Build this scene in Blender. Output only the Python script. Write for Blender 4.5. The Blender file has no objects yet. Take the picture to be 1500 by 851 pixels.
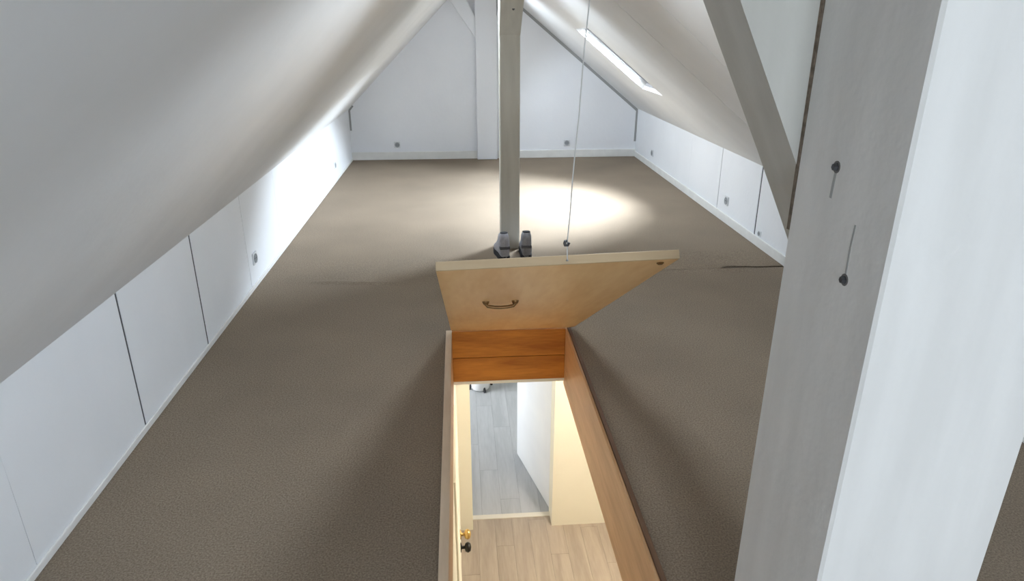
import bpy, bmesh, math, random
from mathutils import Vector, Matrix, noise
random.seed(7)
sc = bpy.context.scene
col = sc.collection

# ------------------------------------------------------------------ camera
cam = bpy.data.cameras.new('camera')
cam.sensor_fit = 'HORIZONTAL'; cam.sensor_width = 36.0
cam.lens = 985.87 * 36.0 / 1500.0
cam.clip_start = 0.02
camo = bpy.data.objects.new('camera', cam); col.objects.link(camo)
camo.location = (0, 0, 1.65)
camo.rotation_euler = (math.pi / 2 - 0.3759, 0, -0.0775)
sc.camera = camo

# ------------------------------------------------------------------ view
sc.view_settings.view_transform = 'Standard'
sc.view_settings.look = 'None'
sc.view_settings.exposure = 0.42
sc.view_settings.gamma = 1.0
sc.view_settings.use_curve_mapping = False

# ------------------------------------------------------------------ sky
w = bpy.data.worlds.new('overcast_sky'); sc.world = w
w.use_nodes = True
bg = w.node_tree.nodes['Background']
bg.inputs[0].default_value = (0.86, 0.93, 1.0, 1); bg.inputs[1].default_value = 4.0

# room dimensions -----------------------------------------------------------
XL, XR, YB, YF = -1.399, 2.362, 8.973, -2.3
KL, KR = 0.645, 0.622
RX, RZ = 0.275, 2.30
HL, HR, HN, HF = -0.073, 0.585, 1.52, 3.513      # hatch opening
ZC, ZLF = -0.330, -2.75                            # lower ceiling, lower floor
uR = Vector((RX - XR, 0, RZ - KR)); LR = uR.length; uR.normalize(); nR = Vector((-uR.z, 0, uR.x)) * -1
uL = Vector((RX - XL, 0, RZ - KL)); LL = uL.length; uL.normalize(); nL = Vector((-uL.z, 0, uL.x))
oR, oL = Vector((XR, 0, KR)), Vector((XL, 0, KL))
SKY = dict(y0=6.06, y1=6.78, s0=0.70, s1=1.60)    # visible roof window (right slope)
# added roof windows, unseen beside the ridge, there to brighten the attic
SKA = dict(y0=1.86, y1=2.50, s0=2.10, s1=2.55)    # right slope
SKD = dict(y0=2.30, y1=2.94, s0=1.80, s1=2.25)    # left slope
SKB = dict(y0=5.00, y1=5.80, s0=1.80, s1=2.25)    # left slope
SKC = dict(y0=7.20, y1=8.00, s0=1.80, s1=2.25)    # left slope

# ------------------------------------------------------------------ daylight at the window openings
def area(name, loc, direction, sx, sy, power, color):
    l = bpy.data.lights.new(name, 'AREA'); l.shape = 'RECTANGLE'; l.size = sx; l.size_y = sy
    l.energy = power; l.color = color
    o = bpy.data.objects.new(name, l); col.objects.link(o); o.location = loc
    o.rotation_euler = Vector(direction).to_track_quat('-Z', 'Y').to_euler()
    return o
def slope_pt(o, u, n, y, s, t): return Vector((o.x, y, o.z)) + u * s + n * t
DAY = (0.77, 0.885, 1.0)
area('daylight_roof_window', slope_pt(oR, uR, nR, 6.42, 1.15, 0.056), -nR, 0.92, 0.72, 195, DAY)
for nm, sd, o_, pw_ in (('fill_daylight_ridge', 'R', SKA, 28), ('fill_daylight_ridge', 'L', SKD, 21), ('fill_daylight_ridge', 'L', SKB, 34), ('fill_daylight_ridge', 'L', SKC, 42)):  # fill daylight for the added ridge windows
    a_ = (oR, uR, nR) if sd == 'R' else (oL, uL, nL)
    area(nm, slope_pt(*a_, (o_['y0'] + o_['y1']) / 2, (o_['s0'] + o_['s1']) / 2, 0.056), -a_[2], o_['s1'] - o_['s0'], o_['y1'] - o_['y0'], pw_, DAY)
area('fill_daylight_gable', (0.45, YF - 0.16, 1.15), (0, 1, 0), 1.3, 1.0, 60, DAY)  # fill light for the added window behind the camera
area('daylight_lower_window', (-1.56, 7.2, -1.55), (1, 0, 0), 1.4, 1.2, 68, (0.9, 0.95, 1.0))

# ------------------------------------------------------------------ materials
def mat(name, base, rough=0.6, metal=0.0, spec=0.4):
    m = bpy.data.materials.new(name); m.use_nodes = True
    b = m.node_tree.nodes['Principled BSDF']
    b.inputs['Base Color'].default_value = (*base, 1); b.inputs['Roughness'].default_value = rough
    b.inputs['Metallic'].default_value = metal; b.inputs['Specular IOR Level'].default_value = spec
    return m
def noisy(name, c1, c2, scale=(3, 3, 3), nscale=4.0, detail=4, rough=0.6, bump=0.0, bscale=60, spec=0.4, coords='Object', lo=0.35, hi=0.65):
    m = mat(name, c1, rough, spec=spec); nt = m.node_tree; N = nt.nodes; L = nt.links; b = N['Principled BSDF']
    tc = N.new('ShaderNodeTexCoord'); mp = N.new('ShaderNodeMapping'); mp.inputs['Scale'].default_value = scale
    nz = N.new('ShaderNodeTexNoise'); nz.inputs['Scale'].default_value = nscale; nz.inputs['Detail'].default_value = detail
    cr = N.new('ShaderNodeValToRGB')
    cr.color_ramp.elements[0].position = lo; cr.color_ramp.elements[0].color = (*c1, 1)
    cr.color_ramp.elements[1].position = hi; cr.color_ramp.elements[1].color = (*c2, 1)
    L.new(tc.outputs[coords], mp.inputs[0]); L.new(mp.outputs[0], nz.inputs[0]); L.new(nz.outputs[0], cr.inputs[0]); L.new(cr.outputs[0], b.inputs['Base Color'])
    if bump:
        n2 = N.new('ShaderNodeTexNoise'); n2.inputs['Scale'].default_value = bscale; n2.inputs['Detail'].default_value = 3
        bp = N.new('ShaderNodeBump'); bp.inputs['Strength'].default_value = bump; bp.inputs['Distance'].default_value = 0.01
        L.new(tc.outputs[coords], n2.inputs[0]); L.new(n2.outputs[0], bp.inputs['Height']); L.new(bp.outputs[0], b.inputs['Normal'])
    return m
def wood(name, c1, c2, axis=1, ring=9.0, stretch=0.12, rough=0.45, seed=0.0):
    """straight-grained wood: noise stretched along `axis` plus a darker fine streak"""
    m = mat(name, c1, rough); nt = m.node_tree; N = nt.nodes; L = nt.links; b = N['Principled BSDF']
    tc = N.new('ShaderNodeTexCoord'); mp = N.new('ShaderNodeMapping'); s = [1.0, 1.0, 1.0]; s[axis] = stretch
    mp.inputs['Scale'].default_value = s; mp.inputs['Location'].default_value = (seed, seed * 2, seed * 3)
    oi = N.new('ShaderNodeObjectInfo'); vm = N.new('ShaderNodeVectorMath'); vm.operation = 'ADD'
    mu = N.new('ShaderNodeMath'); mu.operation = 'MULTIPLY'; mu.inputs[1].default_value = 37.0
    L.new(oi.outputs['Random'], mu.inputs[0]); L.new(tc.outputs['Object'], mp.inputs[0]); L.new(mp.outputs[0], vm.inputs[0]); L.new(mu.outputs[0], vm.inputs[1])
    nz = N.new('ShaderNodeTexNoise'); nz.inputs['Scale'].default_value = ring; nz.inputs['Detail'].default_value = 6; nz.inputs['Distortion'].default_value = 0.6
    n2 = N.new('ShaderNodeTexNoise'); n2.inputs['Scale'].default_value = ring * 7; n2.inputs['Detail'].default_value = 2
    L.new(vm.outputs[0], nz.inputs[0]); L.new(vm.outputs[0], n2.inputs[0])
    ad = N.new('ShaderNodeMath'); ad.operation = 'MULTIPLY_ADD'; ad.inputs[1].default_value = 0.35
    L.new(n2.outputs[0], ad.inputs[0]); L.new(nz.outputs[0], ad.inputs[2])
    cr = N.new('ShaderNodeValToRGB')
    cr.color_ramp.elements[0].position = 0.48; cr.color_ramp.elements[0].color = (*c1, 1)
    cr.color_ramp.elements[1].position = 0.86; cr.color_ramp.elements[1].color = (*c2, 1)
    L.new(ad.outputs[0], cr.inputs[0]); L.new(cr.outputs[0], b.inputs['Base Color'])
    return m
def emis(name, c, s):
    m = mat(name, c); b = m.node_tree.nodes['Principled BSDF']
    b.inputs['Emission Color'].default_value = (*c, 1); b.inputs['Emission Strength'].default_value = s
    return m
def glass(name):
    m = bpy.data.materials.new(name); m.use_nodes = True; nt = m.node_tree; N = nt.nodes; L = nt.links
    N.remove(N['Principled BSDF']); t = N.new('ShaderNodeBsdfTransparent'); g = N.new('ShaderNodeBsdfGlossy'); g.inputs['Roughness'].default_value = 0.02
    fr = N.new('ShaderNodeFresnel'); fr.inputs[0].default_value = 1.45; mx = N.new('ShaderNodeMixShader')
    L.new(fr.outputs[0], mx.inputs[0]); L.new(t.outputs[0], mx.inputs[1]); L.new(g.outputs[0], mx.inputs[2]); L.new(mx.outputs[0], N['Material Output'].inputs[0])
    return m

def carpet_mat():
    m = mat('carpet_pile', (0.2, 0.17, 0.14), 0.95, spec=0.1); nt = m.node_tree; N = nt.nodes; L = nt.links; b = N['Principled BSDF']
    tc = N.new('ShaderNodeTexCoord')
    n1 = N.new('ShaderNodeTexNoise'); n1.inputs['Scale'].default_value = 150; n1.inputs['Detail'].default_value = 4; n1.inputs['Roughness'].default_value = 0.7
    n2 = N.new('ShaderNodeTexNoise'); n2.inputs['Scale'].default_value = 1.6; n2.inputs['Detail'].default_value = 3
    c1 = N.new('ShaderNodeValToRGB'); c1.color_ramp.elements[0].position = 0.33; c1.color_ramp.elements[0].color = (0.175, 0.135, 0.097, 1)
    c1.color_ramp.elements[1].position = 0.68; c1.color_ramp.elements[1].color = (0.365, 0.298, 0.228, 1)
    c2 = N.new('ShaderNodeValToRGB'); c2.color_ramp.elements[0].position = 0.3; c2.color_ramp.elements[0].color = (0.9, 0.9, 0.9, 1)
    c2.color_ramp.elements[1].position = 0.7; c2.color_ramp.elements[1].color = (1.06, 1.05, 1.04, 1)
    mx = N.new('ShaderNodeMix'); mx.data_type = 'RGBA'; mx.blend_type = 'MULTIPLY'; mx.inputs[0].default_value = 1
    L.new(tc.outputs['Object'], n1.inputs[0]); L.new(tc.outputs['Object'], n2.inputs[0]); L.new(n1.outputs[0], c1.inputs[0]); L.new(n2.outputs[0], c2.inputs[0])
    L.new(c1.outputs[0], mx.inputs[6]); L.new(c2.outputs[0], mx.inputs[7]); L.new(mx.outputs[2], b.inputs['Base Color'])
    bp = N.new('ShaderNodeBump'); bp.inputs['Strength'].default_value = 0.5; bp.inputs['Distance'].default_value = 0.004
    L.new(n1.outputs[0], bp.inputs['Height']); L.new(bp.outputs[0], b.inputs['Normal'])
    return m

M = dict(
    carpet=carpet_mat(),
    wall=noisy('white_wall_paint', (0.87, 0.89, 0.92), (0.90, 0.92, 0.95), nscale=0.8, rough=0.6, bump=0.12, bscale=30),
    gable=noisy('white_gable_paint', (0.87, 0.89, 0.93), (0.90, 0.92, 0.955), nscale=0.6, rough=0.65, bump=0.1, bscale=25),
    slope=noisy('white_slope_paint', (0.83, 0.84, 0.845), (0.87, 0.88, 0.885), nscale=0.7, rough=0.7, bump=0.12, bscale=18),
    slab=noisy('dark_slab', (0.05, 0.045, 0.04), (0.08, 0.07, 0.06)),
    dark=mat('dark_gap', (0.10, 0.10, 0.11), 0.9),
    trim=noisy('white_baseboard_paint', (0.80, 0.80, 0.78), (0.85, 0.85, 0.83), nscale=3, rough=0.45),
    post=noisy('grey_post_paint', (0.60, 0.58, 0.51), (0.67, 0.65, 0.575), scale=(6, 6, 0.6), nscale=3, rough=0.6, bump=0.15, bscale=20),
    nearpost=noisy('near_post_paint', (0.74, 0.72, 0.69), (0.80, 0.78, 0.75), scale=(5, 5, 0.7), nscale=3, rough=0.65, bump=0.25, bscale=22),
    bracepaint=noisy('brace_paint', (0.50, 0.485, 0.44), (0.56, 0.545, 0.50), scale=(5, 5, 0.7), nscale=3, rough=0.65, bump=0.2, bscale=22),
    crack=mat('wood_crack', (0.16, 0.15, 0.14), 0.9),
    gapwood=noisy('joint_gap_wood', (0.10, 0.075, 0.05), (0.2, 0.15, 0.11), nscale=30),
    bolt=mat('bolt_steel', (0.09, 0.09, 0.095), 0.5, 0.7),
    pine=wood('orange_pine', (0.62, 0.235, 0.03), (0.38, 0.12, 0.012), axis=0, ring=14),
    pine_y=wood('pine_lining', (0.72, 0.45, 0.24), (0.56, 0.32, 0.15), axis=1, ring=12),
    rim=wood('pale_rim_wood', (0.80, 0.66, 0.50), (0.68, 0.53, 0.38), axis=1, ring=12),
    rimdark=wood('dark_rim_wood', (0.20, 0.11, 0.06), (0.12, 0.06, 0.03), axis=1, ring=12),
    lid=wood('lid_veneer', (0.90, 0.61, 0.30), (0.76, 0.44, 0.165), axis=1, ring=6.5, stretch=0.16, rough=0.4),
    lidedge=wood('lid_edge', (0.50, 0.375, 0.235), (0.42, 0.30, 0.175), axis=0, ring=8),
    bronze=mat('bronze', (0.22, 0.12, 0.045), 0.4, 0.6),
    brass=mat('brass', (0.62, 0.42, 0.15), 0.3, 0.9),
    black=mat('black_knob', (0.015, 0.013, 0.01), 0.35),
    rope=mat('grey_rope', (0.62, 0.62, 0.61), 0.9),
    steel=mat('steel', (0.35, 0.35, 0.36), 0.4, 0.8),
    socket=mat('socket_plate', (0.74, 0.76, 0.78), 0.4),
    socket_in=mat('socket_insert', (0.33, 0.35, 0.37), 0.4),
    cream=noisy('cream_wall_paint', (0.86, 0.82, 0.68), (0.89, 0.85, 0.71), nscale=1, rough=0.6),
    white=noisy('white_door_paint', (0.82, 0.83, 0.85), (0.86, 0.87, 0.88), nscale=1, rough=0.5),
    plank=wood('warm_floor_plank', (0.44, 0.37, 0.30), (0.33, 0.272, 0.215), axis=1, ring=10, stretch=0.1),
    plankg=wood('grey_floor_plank', (0.50, 0.51, 0.52), (0.40, 0.41, 0.42), axis=1, ring=10, stretch=0.1),
    thresh=mat('threshold_metal', (0.75, 0.70, 0.6), 0.35, 0.2),
    shoe=noisy('grey_shoe_suede', (0.30, 0.30, 0.32), (0.38, 0.38, 0.40), nscale=20, rough=0.9),
    shoe2=noisy('pale_shoe_mesh', (0.42, 0.42, 0.46), (0.52, 0.52, 0.56), nscale=20, rough=0.9),
    sole=mat('dark_sole', (0.03, 0.03, 0.035), 0.8),
    strap=mat('grey_strap', (0.12, 0.12, 0.13), 0.8),
    lace=mat('pale_lace', (0.6, 0.6, 0.62), 0.9),
    ceram=mat('white_gloss', (0.88, 0.88, 0.88), 0.25),
    frame=mat('window_frame_white', (0.82, 0.82, 0.81), 0.4),
    glass=glass('clear_glass'),
    lampglow=emis('lamp_glow', (1.0, 0.91, 0.82), 135.0),
)

# ------------------------------------------------------------------ helpers
def obj(name, bm, m, parent=None, smooth=False, off=None):
    if parent is not None and off is None: off = parent.get('_o')
    if off is not None: bmesh.ops.translate(bm, verts=bm.verts, vec=-Vector(off))
    bmesh.ops.recalc_face_normals(bm, faces=bm.faces)
    me = bpy.data.meshes.new(name); bm.to_mesh(me); bm.free()
    me.materials.append(M[m])
    if smooth:
        for p in me.polygons: p.use_smooth = True
    o = bpy.data.objects.new(name, me); col.objects.link(o)
    if parent is not None: o.parent = parent
    return o
origin = {}
def thing(name, loc, label=None, cat=None, group=None, kind=None):
    o = bpy.data.objects.new(name, None); col.objects.link(o); o.location = loc; o.empty_display_size = 0.1
    origin[o.name] = Vector(loc)
    return tag(o, label, cat, group, kind)
def tag(o, label=None, cat=None, group=None, kind=None):
    for k, v in (('label', label), ('category', cat), ('group', group), ('kind', kind)):
        if v: o[k] = v
    return o
def part(name, bm, m, root, smooth=False):
    """mesh given in world space, child of an unrotated thing"""
    r = root; off = Vector((0, 0, 0))
    while r is not None: off += Vector(r.location); r = r.parent
    return obj(name, bm, m, root, smooth, off)
def lpart(name, bm, m, root, smooth=False):
    return obj(name, bm, m, root, smooth, Vector((0, 0, 0)))
def box(lo, hi, bev=0.0, seg=1, bm=None):
    b2 = bmesh.new(); r = bmesh.ops.create_cube(b2, size=1.0)
    lo, hi = Vector(lo), Vector(hi); c = (lo + hi) / 2; s = hi - lo
    for v in b2.verts: v.co = Vector((v.co.x * s.x + c.x, v.co.y * s.y + c.y, v.co.z * s.z + c.z))
    if bev: bmesh.ops.bevel(b2, geom=b2.edges[:], offset=bev, segments=seg, affect='EDGES')
    return join(bm, b2)
def join(bm, b2):
    if bm is None: return b2
    me = bpy.data.meshes.new('tmp'); b2.to_mesh(me); b2.free(); bm.from_mesh(me); bpy.data.meshes.remove(me); return bm
def hexa(pts, bm=None, bev=0.0):
    """eight corners: 0-3 one quad, 4-7 the matching quad"""
    b2 = bmesh.new(); v = [b2.verts.new(p) for p in pts]
    for f in ((0, 1, 2, 3), (7, 6, 5, 4), (0, 4, 5, 1), (1, 5, 6, 2), (2, 6, 7, 3), (3, 7, 4, 0)): b2.faces.new([v[i] for i in f])
    if bev: bmesh.ops.bevel(b2, geom=b2.edges[:], offset=bev, segments=1, affect='EDGES')
    return join(bm, b2)
def prism(poly, y0, y1, bm=None, bev=0.0):
    """polygon in (x, z) swept in y"""
    b2 = bmesh.new(); a = [b2.verts.new((x, y0, z)) for x, z in poly]; b = [b2.verts.new((x, y1, z)) for x, z in poly]
    b2.faces.new(a); b2.faces.new(b[::-1]); n = len(poly)
    for i in range(n): b2.faces.new((a[i], a[(i + 1) % n], b[(i + 1) % n], b[i]))
    if bev: bmesh.ops.bevel(b2, geom=b2.edges[:], offset=bev, segments=1, affect='EDGES')
    return join(bm, b2)
def sbox(side, y0, y1, s0, s1, t0, t1, bm=None):
    """box in slope coordinates: y along the ridge, s up the slope, t outwards"""
    o, u, n = (oR, uR, nR) if side == 'R' else (oL, uL, nL)
    q = lambda y, s, t: slope_pt(o, u, n, y, s, t)
    return hexa([q(y0, s0, t0), q(y0, s1, t0), q(y0, s1, t1), q(y0, s0, t1), q(y1, s0, t0), q(y1, s1, t0), q(y1, s1, t1), q(y1, s0, t1)], bm)
def tube(pts, r, n=8, bm=None, radii=None):
    b2 = bmesh.new(); rings = []; pts = [Vector(p) for p in pts]
    for i, p in enumerate(pts):
        d = (pts[min(i + 1, len(pts) - 1)] - pts[max(i - 1, 0)]).normalized()
        a = d.orthogonal().normalized() if i == 0 else (A - d * A.dot(d)).normalized()
        A = a; b = d.cross(a); rr = radii[i] if radii else r
        rings.append([b2.verts.new(p + (a * math.cos(2 * math.pi * k / n) + b * math.sin(2 * math.pi * k / n)) * rr) for k in range(n)])
    for i in range(len(rings) - 1):
        for k in range(n): b2.faces.new((rings[i][k], rings[i][(k + 1) % n], rings[i + 1][(k + 1) % n], rings[i + 1][k]))
    b2.faces.new(rings[0][::-1]); b2.faces.new(rings[-1])
    return join(bm, b2)
def lathe(profile, origin_, axis, n=20, bm=None):
    """profile [(r, h)] turned about `axis` through origin_"""
    b2 = bmesh.new(); ax = Vector(axis).normalized(); a = ax.orthogonal().normalized(); b = ax.cross(a); o = Vector(origin_); rings = []
    for r, hh in profile:
        rings.append([b2.verts.new(o + ax * hh + (a * math.cos(2 * math.pi * k / n) + b * math.sin(2 * math.pi * k / n)) * max(r, 1e-4)) for k in range(n)])
    for i in range(len(rings) - 1):
        for k in range(n): b2.faces.new((rings[i][k], rings[i][(k + 1) % n], rings[i + 1][(k + 1) % n], rings[i + 1][k]))
    b2.faces.new(rings[0][::-1]); b2.faces.new(rings[-1])
    return join(bm, b2)
ST = 'structure'

# ================================================================== ATTIC SHELL
# floor slab with the hatch hole, and the two carpet pieces
X0, X1 = XL - 0.35, XR + 0.35
def holed(z0, z1, x0=X0, x1=X1, y0=YF - 0.2, y1=YB + 0.2, hl=HL - 0.03, hr=HR + 0.03, hn=HN - 0.03, hf=HF + 0.03):
    bm = bmesh.new()
    box((x0, y0, z0), (hl, y1, z1), bm=bm); box((hr, y0, z0), (x1, y1, z1), bm=bm)
    box((hl, y0, z0), (hr, hn, z1), bm=bm); box((hl, hf, z0), (hr, y1, z1), bm=bm)
    return bm
floor = obj('floor', holed(ZC + 0.012, -0.012), 'slab'); tag(floor, kind=ST)

SEAM = 4.478
def grid_sheet(x0, x1, y0, y1, nx, ny, zf, thick=0.012, bm=None, yedge=None):
    b2 = bmesh.new(); top = []; bot = []
    for j in range(ny + 1):
        a = []; b = []
        for i in range(nx + 1):
            x = x0 + (x1 - x0) * i / nx; y = y0 + (y1 - y0) * j / ny
            if yedge and j == ny: y = y1 + yedge(x)
            a.append(b2.verts.new((x, y, zf(x, y)))); b.append(b2.verts.new((x, y, zf(x, y) - thick)))
        top.append(a); bot.append(b)
    for j in range(ny):
        for i in range(nx):
            b2.faces.new((top[j][i], top[j][i + 1], top[j + 1][i + 1], top[j + 1][i]))
            b2.faces.new((bot[j][i], bot[j + 1][i], bot[j + 1][i + 1], bot[j][i + 1]))
    for i in range(nx):
        b2.faces.new((top[0][i], bot[0][i], bot[0][i + 1], top[0][i + 1])); b2.faces.new((top[ny][i], top[ny][i + 1], bot[ny][i + 1], bot[ny][i]))
    for j in range(ny):
        b2.faces.new((top[j][0], top[j + 1][0], bot[j + 1][0], bot[j][0])); b2.faces.new((top[j][nx], bot[j][nx], bot[j + 1][nx], top[j + 1][nx]))
    return join(bm, b2)
def sm(a, b, x):
    t = max(0, min(1, (x - a) / (b - a))); return t * t * (3 - 2 * t)
def ripple(x, y):
    lip = 0.007 * sm(4.36, 4.47, y) * (0.5 + 0.5 * noise.noise(Vector((x * 2.3, 1.7, 0)))) * (0.35 + 0.65 * sm(0.6, 1.1, x))
    fold = 0.010 * math.exp(-((y - (4.66 - 0.22 * (x - 1.3))) / 0.03) ** 2) * sm(1.1, 1.5, x) * (1 - sm(1.9, 2.2, x))
    fold2 = 0.009 * math.exp(-((y - (4.40 + 0.03 * math.sin(4 * x))) / 0.03) ** 2) * sm(-1.1, -0.9, x) * (1 - sm(-0.55, -0.3, x))
    return lip + fold + fold2
cb = bmesh.new()
flat = lambda x, y: 0.0
for a in ((XL, HL - 0.03, YF, SEAM - 0.3), (HR + 0.03, XR, YF, SEAM - 0.3), (HL - 0.03, HR + 0.03, YF, HN - 0.03), (HL - 0.03, HR + 0.03, HF + 0.03, SEAM - 0.3)):
    box((a[0], a[2], -0.012), (a[1], a[3], 0), bm=cb)
grid_sheet(XL, XR, SEAM - 0.3, SEAM, 90, 24, ripple, bm=cb, yedge=lambda x: 0.004 * noise.noise(Vector((x * 3, 0, 0))))
part('carpet', cb, 'carpet', floor)['label'] = 'brown-grey carpet around the hatch'
cb = bmesh.new()
grid_sheet(XL, XR, SEAM + 0.008, SEAM + 0.4, 90, 24, ripple, bm=cb)
for f in [v for v in cb.verts if v.co.y < SEAM + 0.009]:
    f.co.y += 0.030 * sm(1.86, 1.93, f.co.x) - 0.008 * (1 - sm(0.5, 0.7, f.co.x))
box((XL, SEAM + 0.4, -0.012), (XR, YB, 0), bm=cb)
part('carpet', cb, 'carpet', floor)['label'] = 'brown-grey carpet of the far half'

# knee walls: dark backing and separate board panels
def knee(name, side, joints, gaps):
    x = XL if side == 'L' else XR; s = -1 if side == 'L' else 1; k = (KL if side == 'L' else KR) + 0.03
    lo, hi = sorted((x + s * 0.003, x + s * 0.12))
    wl = obj(name, box((lo, YF, -0.01), (hi, YB, k), bm=None), 'dark'); tag(wl, kind=ST)
    js = [YF] + joints + [YB]
    for i in range(len(js) - 1):
        g0 = gaps.get(js[i], 0.0015) / 2; g1 = gaps.get(js[i + 1], 0.0015) / 2
        a, b = js[i] + g0, js[i + 1] - g1; lo, hi = sorted((x, x + s * 0.014))
        jit = lambda v: v + random.uniform(-0.002, 0.002)
        ya0, ya1, yb0, yb1 = jit(a) + 0.0, jit(a), jit(b), jit(b)
        if i == 0: ya0 = ya1 = YF
        if i == len(js) - 2: yb0 = yb1 = YB
        b_ = hexa([(lo, ya0, 0), (lo, yb0, 0), (lo, yb1, k), (lo, ya1, k), (hi, ya0, 0), (hi, yb0, 0), (hi, yb1, k), (hi, ya1, k)])
        part('panel', b_, 'wall', wl)
    return wl
knee('wall_left', 'L', [-1.5, -0.67, 0.16, 0.99, 1.81, 2.636, 3.44, 4.29, 5.12, 5.95, 6.78, 7.6], {2.636: 0.018, 3.44: 0.021, 4.29: 0.008})
knee('wall_right', 'R', [-1.5, -0.7, 0.15, 0.98, 1.8, 2.62, 3.44, 4.25, 5.075, 5.92, 6.75, 7.58], {5.075: 0.024, 5.92: 0.009})

# gable walls
gp = [(XL - 0.1, 0), (XR + 0.1, 0), (XR + 0.1, KR - 0.08), (XR, KR), (RX, RZ), (XL, KL), (XL - 0.1, KL - 0.1)]
tag(obj('wall_back', prism([(XL - 0.1, -0.01), (XR + 0.1, -0.01), (XR + 0.1, KR), (RX, RZ + 0.1), (XL - 0.1, KL)], YB, YB + 0.12), 'gable'), kind=ST)
# front gable (behind the camera) with an opening for the added fill window
WF = (-0.2, 1.1, 0.65, 1.65)
wf = bmesh.new()
prism([(XL - 0.1, -0.01), (WF[0], -0.01), (WF[0], KL + (WF[0] - XL) * (RZ - KL) / (RX - XL) + 0.05), (XL - 0.1, KL)], YF - 0.12, YF, wf)
prism([(WF[1], -0.01), (XR + 0.1, -0.01), (XR + 0.1, KR), (WF[1], KR + (XR - WF[1]) * (RZ - KR) / (XR - RX) + 0.05)], YF - 0.12, YF, wf)
box((WF[0], YF - 0.12, -0.01), (WF[1], YF, WF[2]), bm=wf)
prism([(WF[0], WF[3]), (WF[1], WF[3]), (RX, RZ + 0.08)], YF - 0.12, YF, wf)
prism([(WF[0], WF[3]), (RX, RZ + 0.08), (WF[0], KL + (WF[0] - XL) * (RZ - KL) / (RX - XL) + 0.05)], YF - 0.12, YF, wf)
tag(obj('wall_front', wf, 'gable'), kind=ST)

# sloping ceilings
def opening(side, holes, y0, y1, smax, t0, t1):
    bm = bmesh.new(); y = y0
    for o in holes:
        sbox(side, y, o['y0'], -0.02, smax, t0, t1, bm)
        sbox(side, o['y0'], o['y1'], -0.02, o['s0'], t0, t1, bm); sbox(side, o['y0'], o['y1'], o['s1'], smax, t0, t1, bm)
        y = o['y1']
    return sbox(side, y, y1, -0.02, smax, t0, t1, bm)
cl = obj('ceiling_left', opening('L', [SKD, SKB, SKC], YF - 0.1, YB + 0.02, LL, 0, 0.10), 'slope'); tag(cl, kind=ST)
crr = obj('ceiling_right', opening('R', [SKA, SKY], YF - 0.1, YB + 0.02, LR, 0.012, 0.10), 'dark'); tag(crr, kind=ST)
js = [YF - 0.05, -1.6, -0.75, 0.1, 0.95, 1.78, 2.58, 3.40, 4.20, 5.02, 5.85, 6.98, 7.85, YB]
gp_ = {4.20: 0.013, 3.40: 0.006}
for i in range(len(js) - 1):
    a = js[i] + gp_.get(js[i], 0.002) / 2; b = js[i + 1] - gp_.get(js[i + 1], 0.002) / 2
    bm = opening('R', [o for o in (SKA, SKY) if a < o['y0'] and b > o['y1']], a, b, LR, 0, 0.0125)
    part('panel', bm, 'slope', crr)

# the visible roof window, then added unseen roof and gable windows for fill
def roof_window(name, side, o):
    r = thing(name, slope_pt(*((oR, uR, nR) if side == 'R' else (oL, uL, nL)), o['y0'], o['s0'], 0.05), kind=ST)
    f = bmesh.new(); e = 0.012
    a = (o['y0'], o['y1'], o['s0'], o['s1'])
    sbox(side, a[0], a[0] + e, a[2], a[3], 0.02, 0.05, f); sbox(side, a[1] - e, a[1], a[2], a[3], 0.02, 0.05, f)
    sbox(side, a[0] + e, a[1] - e, a[2], a[2] + e, 0.02, 0.05, f); sbox(side, a[0] + e, a[1] - e, a[3] - e, a[3], 0.02, 0.05, f)
    part('frame', f, 'frame', r)
    lin = bmesh.new(); k = 0.006
    sbox(side, a[0], a[0] + k, a[2], a[3], 0, 0.02, lin); sbox(side, a[1] - k, a[1], a[2], a[3], 0, 0.02, lin)
    sbox(side, a[0], a[1], a[2], a[2] + k, 0, 0.02, lin); sbox(side, a[0], a[1], a[3] - k, a[3], 0, 0.02, lin)
    part('reveal', lin, 'frame', r)
    part('pane', sbox(side, a[0] + e, a[1] - e, a[2] + e, a[3] - e, 0.034, 0.038), 'glass', r)
roof_window('window_1', 'R', SKY); roof_window('fill_window_2', 'R', SKA); roof_window('fill_window_5', 'L', SKB); roof_window('fill_window_6', 'L', SKC); roof_window('fill_window_7', 'L', SKD)
w3 = thing('fill_window_3', (WF[0], YF, WF[2]), kind=ST)  # added window out of view, lets in fill light from behind
f = bmesh.new()
for a in ((WF[0], WF[0] + .06, WF[2], WF[3]), (WF[1] - .06, WF[1], WF[2], WF[3]), (WF[0], WF[1], WF[2], WF[2] + .06), (WF[0], WF[1], WF[3] - .06, WF[3]), (0.42, 0.48, WF[2], WF[3])):
    box((a[0], YF - 0.09, a[2]), (a[1], YF - 0.03, a[3]), bm=f)
part('frame', f, 'frame', w3)
for a in ((WF[0] + .06, .42), (.48, WF[1] - .06)):
    part('pane', box((a[0], YF - 0.065, WF[2] + .06), (a[1], YF - 0.06, WF[3] - .06)), 'glass', w3)

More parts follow.
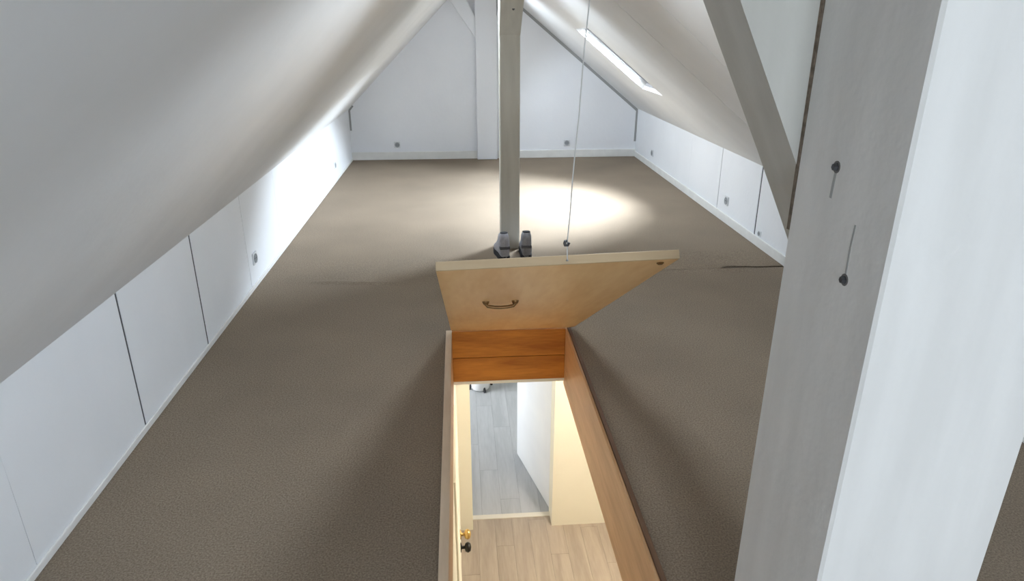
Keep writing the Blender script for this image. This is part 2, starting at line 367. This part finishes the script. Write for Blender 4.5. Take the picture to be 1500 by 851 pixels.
# baseboards, and dark strips standing in for shadow in the far gable joints
tag(obj('baseboard_back', box((XL, YB - 0.016, 0), (XR, YB, 0.10), 0.003), 'trim'), kind=ST)
tag(obj('baseboard_left', box((XL, YF, 0), (XL + 0.010, YB, 0.030), 0.003), 'trim'), kind=ST)
tag(obj('baseboard_right', box((XR - 0.014, YF, 0), (XR, YB, 0.075), 0.003), 'trim'), kind=ST)
def strip_on_gable(name, pts, wd):  # flat dark strip imitates the shade inside an open joint
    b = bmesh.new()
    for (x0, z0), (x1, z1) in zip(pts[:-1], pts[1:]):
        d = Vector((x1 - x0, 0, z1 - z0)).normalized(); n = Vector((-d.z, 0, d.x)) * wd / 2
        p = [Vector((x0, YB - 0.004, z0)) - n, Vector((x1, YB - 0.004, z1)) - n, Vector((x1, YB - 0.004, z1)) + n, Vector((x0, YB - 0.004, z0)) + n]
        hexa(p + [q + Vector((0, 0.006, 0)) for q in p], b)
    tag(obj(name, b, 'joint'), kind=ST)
M['joint'] = mat('joint_shadow', (0.36, 0.37, 0.37), 0.9)
kx = lambda x: KR + (XR - x) * (RZ - KR) / (XR - RX)
strip_on_gable('shadow_gap_1', [(XR - 0.012, 0.20), (XR - 0.008, KR - 0.02), (RX + 0.12, kx(RX + 0.12) - 0.022)], 0.032)
strip_on_gable('shadow_gap_2', [(XL + 0.012, 0.38), (XL + 0.012, KL - 0.01), (XL + 0.06, KL + 0.045)], 0.022)

# ================================================================== TIMBERS
rb = obj('ridge_beam', box((0.24, YF, 2.12), (0.46, YB - 0.01, 2.215), 0.004), 'post')
tag(rb, 'painted ridge beam running along the top of the attic', 'beam')
t = thing('timber_post', (0.378, 5.13, 0), 'beige-grey painted timber post standing free in the middle behind the open hatch lid', 'post')
part('post', box((0.304, 5.06, 0), (0.452, 5.20, 2.12), 0.006), 'post', t)
part('brace', hexa([(0.305, 5.062, 1.58), (0.452, 5.062, 1.58), (0.472, 5.062, 1.82), (0.305, 5.062, 1.82), (0.305, 4.86, 2.10), (0.490, 4.86, 2.10), (0.490, 5.05, 2.115), (0.305, 5.05, 2.115)]), 'post', t)
part('bolt', lathe([(0.0, 0.0), (0.014, 0.0), (0.014, 0.01), (0.009, 0.016), (0, 0.016)], (0.398, 5.010, 1.755), (0, -1, 0), 8), 'bolt', t)
t = thing('timber_post', (0.37, YB - 0.05, 0), 'white painted timber post against the far gable wall', 'post')
part('post', box((0.235, YB - 0.09, 0.0), (0.50, YB - 0.001, 2.12), 0.005), 'gable', t)
part('brace', prism([(0.235, 1.50), (0.235, 1.75), (0.10, 2.00), (-0.06, 1.92)], YB - 0.075, YB - 0.001, bev=0.003), 'gable', t)
part('brace', prism([(0.50, 1.75), (0.50, 1.50), (0.66, 1.86), (0.56, 1.98)], YB - 0.075, YB - 0.001, bev=0.003), 'gable', t)
# big post close to the camera with knee brace
t = thing('timber_post', (0.74, 1.0, 0), 'large grey-white painted timber post at the right with bolts and cracks', 'post')
PX = 0.60
part('post', prism([(PX, 0), (PX + 0.30, 0), (PX + 0.30, 1.78), (PX, 2.02)], 0.857, 1.152, bev=0.005), 'nearpost', t)
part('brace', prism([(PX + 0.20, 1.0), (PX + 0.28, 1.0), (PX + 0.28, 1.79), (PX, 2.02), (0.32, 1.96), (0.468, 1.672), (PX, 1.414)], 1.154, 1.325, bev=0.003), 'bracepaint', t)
part('joint_gap', hexa([(PX - 0.001, 1.1485, 1.30), (PX + 0.02, 1.1485, 1.30), (PX + 0.02, 1.1485, 1.98), (PX - 0.004, 1.1485, 1.98), (PX - 0.002, 1.1548, 1.30), (PX + 0.02, 1.1548, 1.30), (PX + 0.02, 1.1548, 1.98), (PX - 0.008, 1.1548, 1.98)]), 'gapwood', t)
for (y, z) in ((1.028, 1.439), (0.950, 1.276)):
    b = part('bolt', lathe([(0, 0), (0.007, 0), (0.007, 0.004), (0.005, 0.008), (0, 0.008)], (PX + 0.001, y, z), (-1, 0, 0), 6), 'bolt', t)
    part('washer', lathe([(0, 0), (0.0098, 0), (0.0098, 0.0015), (0, 0.0015)], (PX + 0.0005, y, z), (-1, 0, 0), 16), 'crack', b)
def crack(pts, wd):
    b = bmesh.new()
    for (y0, z0), (y1, z1) in zip(pts[:-1], pts[1:]):
        d = Vector((0, y1 - y0, z1 - z0)).normalized(); n = Vector((0, -d.z, d.y)) * wd / 2
        p = [Vector((PX - 0.0006, y0, z0)) - n, Vector((PX - 0.0006, y1, z1)) - n, Vector((PX - 0.0006, y1, z1)) + n, Vector((PX - 0.0006, y0, z0)) + n]
        hexa(p + [q + Vector((0.003, 0, 0)) for q in p], b)
    part('crack', b, 'crackl', t)
M['crackl'] = mat('shallow_crack', (0.40, 0.395, 0.38), 0.9)
crack([(1.028, 1.436), (1.030, 1.41), (1.031, 1.388)], 0.0065)
crack([(0.949, 1.365), (0.951, 1.33), (0.950, 1.285)], 0.004)

# ================================================================== HATCH
t = hatch = thing('attic_hatch', ((HL + HR) / 2, HF, 0), 'long wooden attic hatch in the carpet with its veneered lid raised', 'hatch')
T = 0.03
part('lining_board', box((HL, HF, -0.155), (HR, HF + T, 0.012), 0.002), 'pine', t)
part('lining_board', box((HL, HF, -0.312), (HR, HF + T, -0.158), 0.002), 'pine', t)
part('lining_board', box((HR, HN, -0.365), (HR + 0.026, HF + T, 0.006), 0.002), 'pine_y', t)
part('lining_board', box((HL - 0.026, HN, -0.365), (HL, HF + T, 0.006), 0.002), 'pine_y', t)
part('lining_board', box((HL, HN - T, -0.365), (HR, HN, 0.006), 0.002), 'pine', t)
part('rim', box((HL - 0.034, HN - T, 0), (HL, HF + T, 0.012), 0.002), 'rim', t)
part('rim', box((HR, HN - T, 0.0), (HR + 0.012, HF, 0.010), 0.002), 'pine_y', t)
part('rim', box((HR + 0.012, HN - T, 0.0), (HR + 0.032, HF + T, 0.016), 0.002), 'rimdark', t)
part('plaster_edge', box((HL, HF + 0.002, ZC - 0.002), (HR, HF + T, -0.313)), 'cream', t)

# the lid, raised about its far edge; local axes: -y along the lid, z up
LW0, LW1, LLEN, LT = -0.076, 0.628, 1.975, 0.026
def rounded(x0, x1, y0, y1, z0, z1, r, n=6):
    b = bmesh.new(); pts = []
    for cx_, cy_, a0 in ((x1 - r[0], y1 - r[0], 0), (x0 + r[1], y1 - r[1], 90), (x0 + r[2], y0 + r[2], 180), (x1 - r[3], y0 + r[3], 270)):
        rr = r[[0, 90, 180, 270].index(a0)]
        for k in range(n + 1):
            a = math.radians(a0 + 90 * k / n); pts.append((cx_ + rr * math.cos(a), cy_ + rr * math.sin(a)))
    lo = [b.verts.new((x, y, z0)) for x, y in pts]; hi = [b.verts.new((x, y, z1)) for x, y in pts]
    b.faces.new(lo[::-1]); b.faces.new(hi); m = len(pts)
    for i in range(m): b.faces.new((lo[i], lo[(i + 1) % m], hi[(i + 1) % m], hi[i]))
    return b
def warp(b):      # the board is slightly twisted: its free left corner hangs lower
    for v in b.verts: v.co.z += 0.026 * (v.co.x - 0.60) * (-v.co.y / LLEN)
    return b
lid = lpart('lid', warp(rounded(LW0, LW1, -LLEN, 0.0, 0, LT, (0.06, 0.09, 0.002, 0.002))), 'lid', hatch)
lid.location = (-(HL + HR) / 2, 0, 0.018); lid.rotation_euler = (-math.radians(30.4), 0, 0); lid['label'] = 'light veneered lid seen from below'
lpart('edge_band', warp(box((LW0, -LLEN - 0.006, -0.0005), (LW1, -LLEN, LT), 0.001)), 'lidedge', lid)
hb = bmesh.new()
for x in (0.085, 0.199): lathe([(0, -0.012), (0.014, -0.012), (0.014, 0.012), (0.010, 0.022), (0, 0.024)], (x, -1.277, 0.0), (0, 0, -1), 14, hb)
h = lpart('handle', tube([(0.085, -1.277, -0.004), (0.085, -1.276, -0.022), (0.092, -1.275, -0.03), (0.118, -1.274, -0.034), (0.142, -1.274, -0.035), (0.168, -1.274, -0.034), (0.192, -1.275, -0.03), (0.199, -1.276, -0.022), (0.199, -1.277, -0.004)], 0.0065, 10, hb), 'bronze', lid, True)
lpart('bolt', lathe([(0, 0), (0.011, 0), (0.011, 0.003), (0.006, 0.007), (0, 0.007)], (0.585, -1.928, 0), (0, 0, -1), 10), 'bronze', lid)
for x in (0.06, 0.46):
    lpart('hinge', tube([(x, 0.004, LT + 0.004), (x + 0.09, 0.004, LT + 0.004)], 0.005, 8, box((x, -0.06, LT), (x + 0.09, 0.0, LT + 0.003))), 'steel', lid)
# rope from the lid's free edge to the ridge
yr = HF - (LLEN - 0.02) * math.cos(math.radians(30.4)); zr = 0.015 + (LLEN - 0.02) * math.sin(math.radians(30.4)) + 0.02
yr -= 0.02
c = thing('pull_cord', (0.287, yr, zr), 'thin grey cord hanging from the ridge to the raised lid edge', 'cord')
P0, P1, P2 = Vector((0.299, yr, zr)), Vector((0.297, yr, zr + 0.052)), Vector((0.357, yr, 2.12))
part('cord', tube([P1 + (P2 - P1) * (i / 12) + Vector((0.0012 * math.sin(i * 1.9), 0, 0)) for i in range(13)], 0.0017, 6), 'rope', c)
part('cord', tube([P0, P1], 0.0017, 6), 'rope', c)
hk = part('hook', tube([P1 + Vector((0.0, 0, 0.004)), P1 + Vector((-0.006, 0, 0.004)), P1 + Vector((-0.007, 0, -0.002)), P1 + Vector((-0.006, 0, -0.008)), P1 + Vector((0.002, 0, -0.008)), P1 + Vector((0.005, 0, 0.0))], 0.0045, 6), 'bolt', c)
part('ceiling_eye', lathe([(0, 0), (0.014, 0), (0.014, 0.004), (0.005, 0.008), (0.004, 0.02), (0, 0.02)], P2, (0, 0, -1), 10), 'steel', c)
part('lid_eye', lathe([(0, 0), (0.004, 0), (0.004, 0.002), (0.002, 0.004), (0, 0.005)], P0 + Vector((0, 0, -0.003)), (0, 0, 1), 10), 'steel', c)

# ================================================================== SHOES by the middle post
def shoe(x, y, z, ry, label, upper, s=1.0):
    r = thing('ankle_shoe', (x, y, z), label, 'shoe', 'shoes by the middle post'); r.rotation_euler = (0, 0, ry); r.scale = (1.08, 1.0, 1.25)
    # length along +y (toe away from the viewer), heel at y=0
    def ring(y_, w_, z0, z1, n=14):
        sg = lambda v: math.copysign(abs(v) ** 0.55, v)
        return [(w_ / 2 * sg(math.cos(a)), y_, (z0 + z1) / 2 + (z1 - z0) / 2 * sg(math.sin(a))) for a in [2 * math.pi * k / n for k in range(n)]]
    secs = [(0.0, .045, .02, .13), (0.012, .066, .02, .165), (0.05, .074, .02, .17), (0.09, .074, .02, .165), (0.115, .074, .02, .13), (0.15, .080, .02, .10), (0.20, .088, .02, .075), (0.245, .080, .02, .06), (0.272, .05, .02, .045)]
    b = bmesh.new(); R_ = [[b.verts.new(p) for p in ring(*q)] for q in secs]; n = 14
    for i in range(len(R_) - 1):
        for k in range(n): b.faces.new((R_[i][k], R_[i][(k + 1) % n], R_[i + 1][(k + 1) % n], R_[i + 1][k]))
    b.faces.new(R_[0][::-1]); b.faces.new(R_[-1])
    lpart('upper', b, upper, r, True)
    out = [(0.0, .052), (0.02, .074), (0.08, .078), (0.14, .080), (0.20, .094), (0.25, .084), (0.28, .05)]
    b = bmesh.new(); P = [(w / 2, y_) for y_, w in out] + [(-w / 2, y_) for y_, w in reversed(out)]
    lo = [b.verts.new((px, py, 0)) for px, py in P]; hi = [b.verts.new((px * 1.02, py, 0.03)) for px, py in P]
    b.faces.new(lo[::-1]); b.faces.new(hi)
    for i in range(len(P)): b.faces.new((lo[i], lo[(i + 1) % len(P)], hi[(i + 1) % len(P)], hi[i]))
    lpart('sole', b, 'sole', r)
    b = box((-0.036, -0.004, 0.075), (0.036, 0.03, 0.092), 0.003); lpart('heel_strap', b, 'strap', r)
    for k in range(3):
        lpart('lace', tube([(-0.022, 0.125 + .022 * k, .125 - .014 * k), (0, 0.126 + .022 * k, .130 - .014 * k), (0.022, 0.125 + .022 * k, .125 - .014 * k)], 0.003, 6), 'lace', r)
    b = lathe([(0.0, 0), (0.027, 0), (0.027, 0.004), (0.0, 0.004)], (0, 0.05, 0.166), (0, 0.05, 1), 14); lpart('opening', b, 'sole', r)
    return r
shoe(0.318, 4.76, 0, 0.12, 'pale grey shoe standing directly before the middle post', 'shoe2')
shoe(0.480, 4.78, 0, -0.05, 'dark grey shoe standing right of the middle post', 'shoe')

# ================================================================== SOCKETS
def sock(pos, nrm, label, s=0.08):
    n = Vector(nrm); p = Vector(pos); r = thing('wall_socket', p, label, 'socket', 'sockets low on the attic walls')
    side = Vector((0, 0, 1)).cross(n); up = Vector((0, 0, 1))
    def bx(w, h_, d0, d1, bev):
        q = [p + side * a * w / 2 + up * b * h_ / 2 + n * d for d in (d0, d1) for a, b in ((-1, -1), (1, -1), (1, 1), (-1, 1))]
        return hexa(q, bev=bev)
    part('plate', bx(s, s, 0, 0.010, 0.002), 'socket', r)
    part('insert', lathe([(0, 0), (s * .40, 0), (s * .40, 0.004), (s * .34, 0.004), (s * .32, 0.001), (0, 0.001)], p + n * 0.010, n, 18), 'socket_in', r)
    for d in (-1, 1): part('pin_hole', lathe([(0, 0), (s * .05, 0), (s * .05, 0.002), (0, 0.002)], p + n * 0.010 + side * d * s * .13, n, 8), 'black', r)
sock((-0.807, YB, 0.192), (0, -1, 0), 'grey socket on the far gable wall left of the white post')
sock((1.427, YB, 0.191), (0, -1, 0), 'grey socket on the far gable wall right of the middle post')
sock((XL, 7.658, 0.188), (1, 0, 0), 'small socket on the left knee wall near the far gable', 0.07)
sock((XL, 4.415, 0.19), (1, 0, 0), 'grey socket on the left knee wall nearest the viewer')
sock((XR, 8.138, 0.189), (-1, 0, 0), 'grey socket on the right knee wall near the far gable')
sock((XR, 5.698, 0.194), (-1, 0, 0), 'grey socket in the middle of the right knee wall')
sock((XR, 4.969, 0.108), (-1, 0, 0), 'small low outlet on the right knee wall beneath the dark joint', 0.045)

# ================================================================== LOWER STOREY seen through the hatch
tag(obj('ceiling_lower', holed(ZC, ZC + 0.011, -1.6, 2.1, 0.6, 9.1), 'white'), kind=ST)
LW, WY0, WY1, DX0, DX1 = -0.085, 5.055, 5.27, 0.028, 0.768
fl = obj('floor_lower', box((-1.6, 0.6, ZLF - 0.06), (2.1, 9.1, ZLF - 0.009)), 'slab'); tag(fl, kind=ST)
def planks(x0, x1, y0, y1, wd, ln, m, off):
    meshes = {}; x = x0; i = 0
    while x < x1 - 0.005:
        w_ = min(wd, x1 - x); y = y0 - (ln * ((i * 0.37 + off) % 1.0))
        while y < y1 - 0.005:
            a, b = max(y, y0), min(y + ln, y1)
            if b - a > 0.02:
                key = (round(w_, 4), round(b - a, 4))
                if key not in meshes:
                    o = part('plank', box((0, 0, 0), (w_ - 0.0012, b - a - 0.0012, 0.009), 0.0005), m, fl); o.location = (x, a, ZLF - 0.009)
                    # undo nothing: the mesh is local to the plank's corner
                    meshes[key] = o.data
                else:
                    o = bpy.data.objects.new('plank', meshes[key]); col.objects.link(o); o.parent = fl; o.location = (x, a, ZLF - 0.009)
            y += ln
        x += wd; i += 1
planks(LW, 2.0, 1.0, 5.19, 0.16, 1.25, 'plank', 0.2)
planks(-1.4, 2.0, 5.25, 9.0, 0.19, 1.3, 'plankg', 0.5)
tag(obj('trim_3', box((DX0 - 0.06, 5.19, ZLF - 0.009), (DX1 + 0.03, 5.25, ZLF + 0.006), 0.003), 'thresh'), kind=ST)
zt = ZC
DH = ZLF + 2.05
pw = bmesh.new()
box((-1.5, WY0, ZLF), (DX0, WY1, zt), bm=pw); box((DX1, WY0, ZLF), (2.1, WY1, zt), bm=pw); box((DX0, WY0, DH), (DX1, WY1, zt), bm=pw)
tag(obj('wall_lower_partition', pw, 'cream'), kind=ST)
tag(obj('wall_lower_left', box((LW - 0.1, 0.6, ZLF), (LW, WY0, zt)), 'cream'), kind=ST)
tag(obj('wall_lower_right', box((2.0, 0.6, ZLF), (2.1, 9.1, zt)), 'cream'), kind=ST)
tag(obj('wall_lower_front', box((-0.2, 0.6, ZLF), (2.1, 0.7, zt)), 'cream'), kind=ST)
tag(obj('wall_lower_back', box((-1.5, 9.0, ZLF), (2.1, 9.1, zt)), 'white'), kind=ST)
lw = bmesh.new()
box((-1.5, WY1, ZLF), (-1.4, 6.5, zt), bm=lw); box((-1.5, 7.9, ZLF), (-1.4, 9.0, zt), bm=lw); box((-1.5, 6.5, ZLF), (-1.4, 7.9, ZLF + 0.6), bm=lw); box((-1.5, 6.5, ZLF + 1.8), (-1.4, 7.9, zt), bm=lw)
tag(obj('wall_lower_far_left', lw, 'white'), kind=ST)
w4 = thing('window_4', (-1.45, 7.2, ZLF + 0.6), kind=ST)
f = bmesh.new()
for y0, y1, z0, z1 in ((6.5, 6.56, .6, 1.8), (7.84, 7.9, .6, 1.8), (6.56, 7.84, .6, .66), (6.56, 7.84, 1.74, 1.8)): box((-1.48, y0, ZLF + z0), (-1.43, y1, ZLF + z1), bm=f)
part('frame', f, 'frame', w4); part('pane', box((-1.458, 6.56, ZLF + .66), (-1.452, 7.84, ZLF + 1.74)), 'glass', w4)
# open white door beyond the doorway
hx, hy = 0.772, 5.30; ex, ey = 0.538, 6.216
dv = Vector((ex - hx, ey - hy, 0)); ang = math.atan2(dv.y, dv.x)
d1 = thing('door_1', (hx, hy, ZLF), kind=ST); d1.rotation_euler = (0, 0, ang)
lpart('leaf', box((0.0, -0.04, 0.008), (dv.length, 0.0, 2.02), 0.003), 'white', d1)
hd = lpart('handle', tube([(dv.length - .07, 0.0, 1.02), (dv.length - .07, 0.045, 1.02), (dv.length - .17, 0.05, 1.02)], 0.009, 8), 'steel', d1, True)
hd = lpart('handle', tube([(dv.length - .07, -0.04, 1.02), (dv.length - .07, -0.085, 1.02), (dv.length - .17, -0.09, 1.02)], 0.009, 8), 'steel', d1, True)
# cream door in the hall's left wall with brass knob and black knob
d2 = thing('door_2', (LW, 3.5, ZLF), kind=ST)
part('leaf', box((LW - 0.02, 3.12, ZLF + 0.008), (LW + 0.012, 3.95, ZLF + 2.02), 0.003), 'cream', d2)
kp = (LW + 0.012, 3.865, ZLF + 1.0)
part('knob', lathe([(0, 0), (0.034, 0), (0.034, 0.006), (0.012, 0.010), (0.012, 0.03), (0.030, 0.036), (0.038, 0.054), (0.028, 0.072), (0, 0.078)], kp, (1, 0, 0), 20), 'brass', d2, True)
part('knob', lathe([(0, 0), (0.034, 0), (0.034, 0.006), (0.012, 0.010), (0.012, 0.03), (0.030, 0.036), (0.038, 0.054), (0.028, 0.072), (0, 0.078)], (kp[0], kp[1] - 0.02, kp[2] - 0.10), (1, 0, 0), 20), 'black', d2, True)['label'] = 'black knob below the brass one'
# white round seat on the grey floor far below
s = thing('round_stool', (0.185, 7.70, ZLF), 'white rounded stool on the grey floor below, seen at the hatch edge', 'stool')
part('seat', lathe([(0, 0.006), (0.11, 0.006), (0.122, 0.03), (0.135, 0.18), (0.15, 0.34), (0.145, 0.40), (0.10, 0.42), (0, 0.42)], (0.185, 7.70, ZLF), (0, 0, 1), 28), 'ceram', s, True)
for k in range(4):
    a = math.radians(20 + 90 * k)
    px, py = 0.185 + 0.16 * math.cos(a), 7.72 + 0.16 * math.sin(a)
    part('foot', tube([(px, py, ZLF), (0.185 + 0.10 * math.cos(a), 7.72 + 0.10 * math.sin(a), ZLF + 0.12)], 0.016, 8), 'sole', s)
# hall ceiling lamp
l = thing('ceiling_lamp', (1.25, 3.95, ZC), 'round warm ceiling lamp of the hall below', 'lamp')
part('base', lathe([(0, 0), (0.15, 0), (0.15, 0.02), (0, 0.02)], (1.25, 3.95, ZC), (0, 0, -1), 28), 'frame', l)
part('shade', lathe([(0.14, 0.02), (0.135, 0.05), (0.10, 0.08), (0.05, 0.095), (0, 0.098)], (1.25, 3.95, ZC), (0, 0, -1), 28), 'lampglow', l, True)
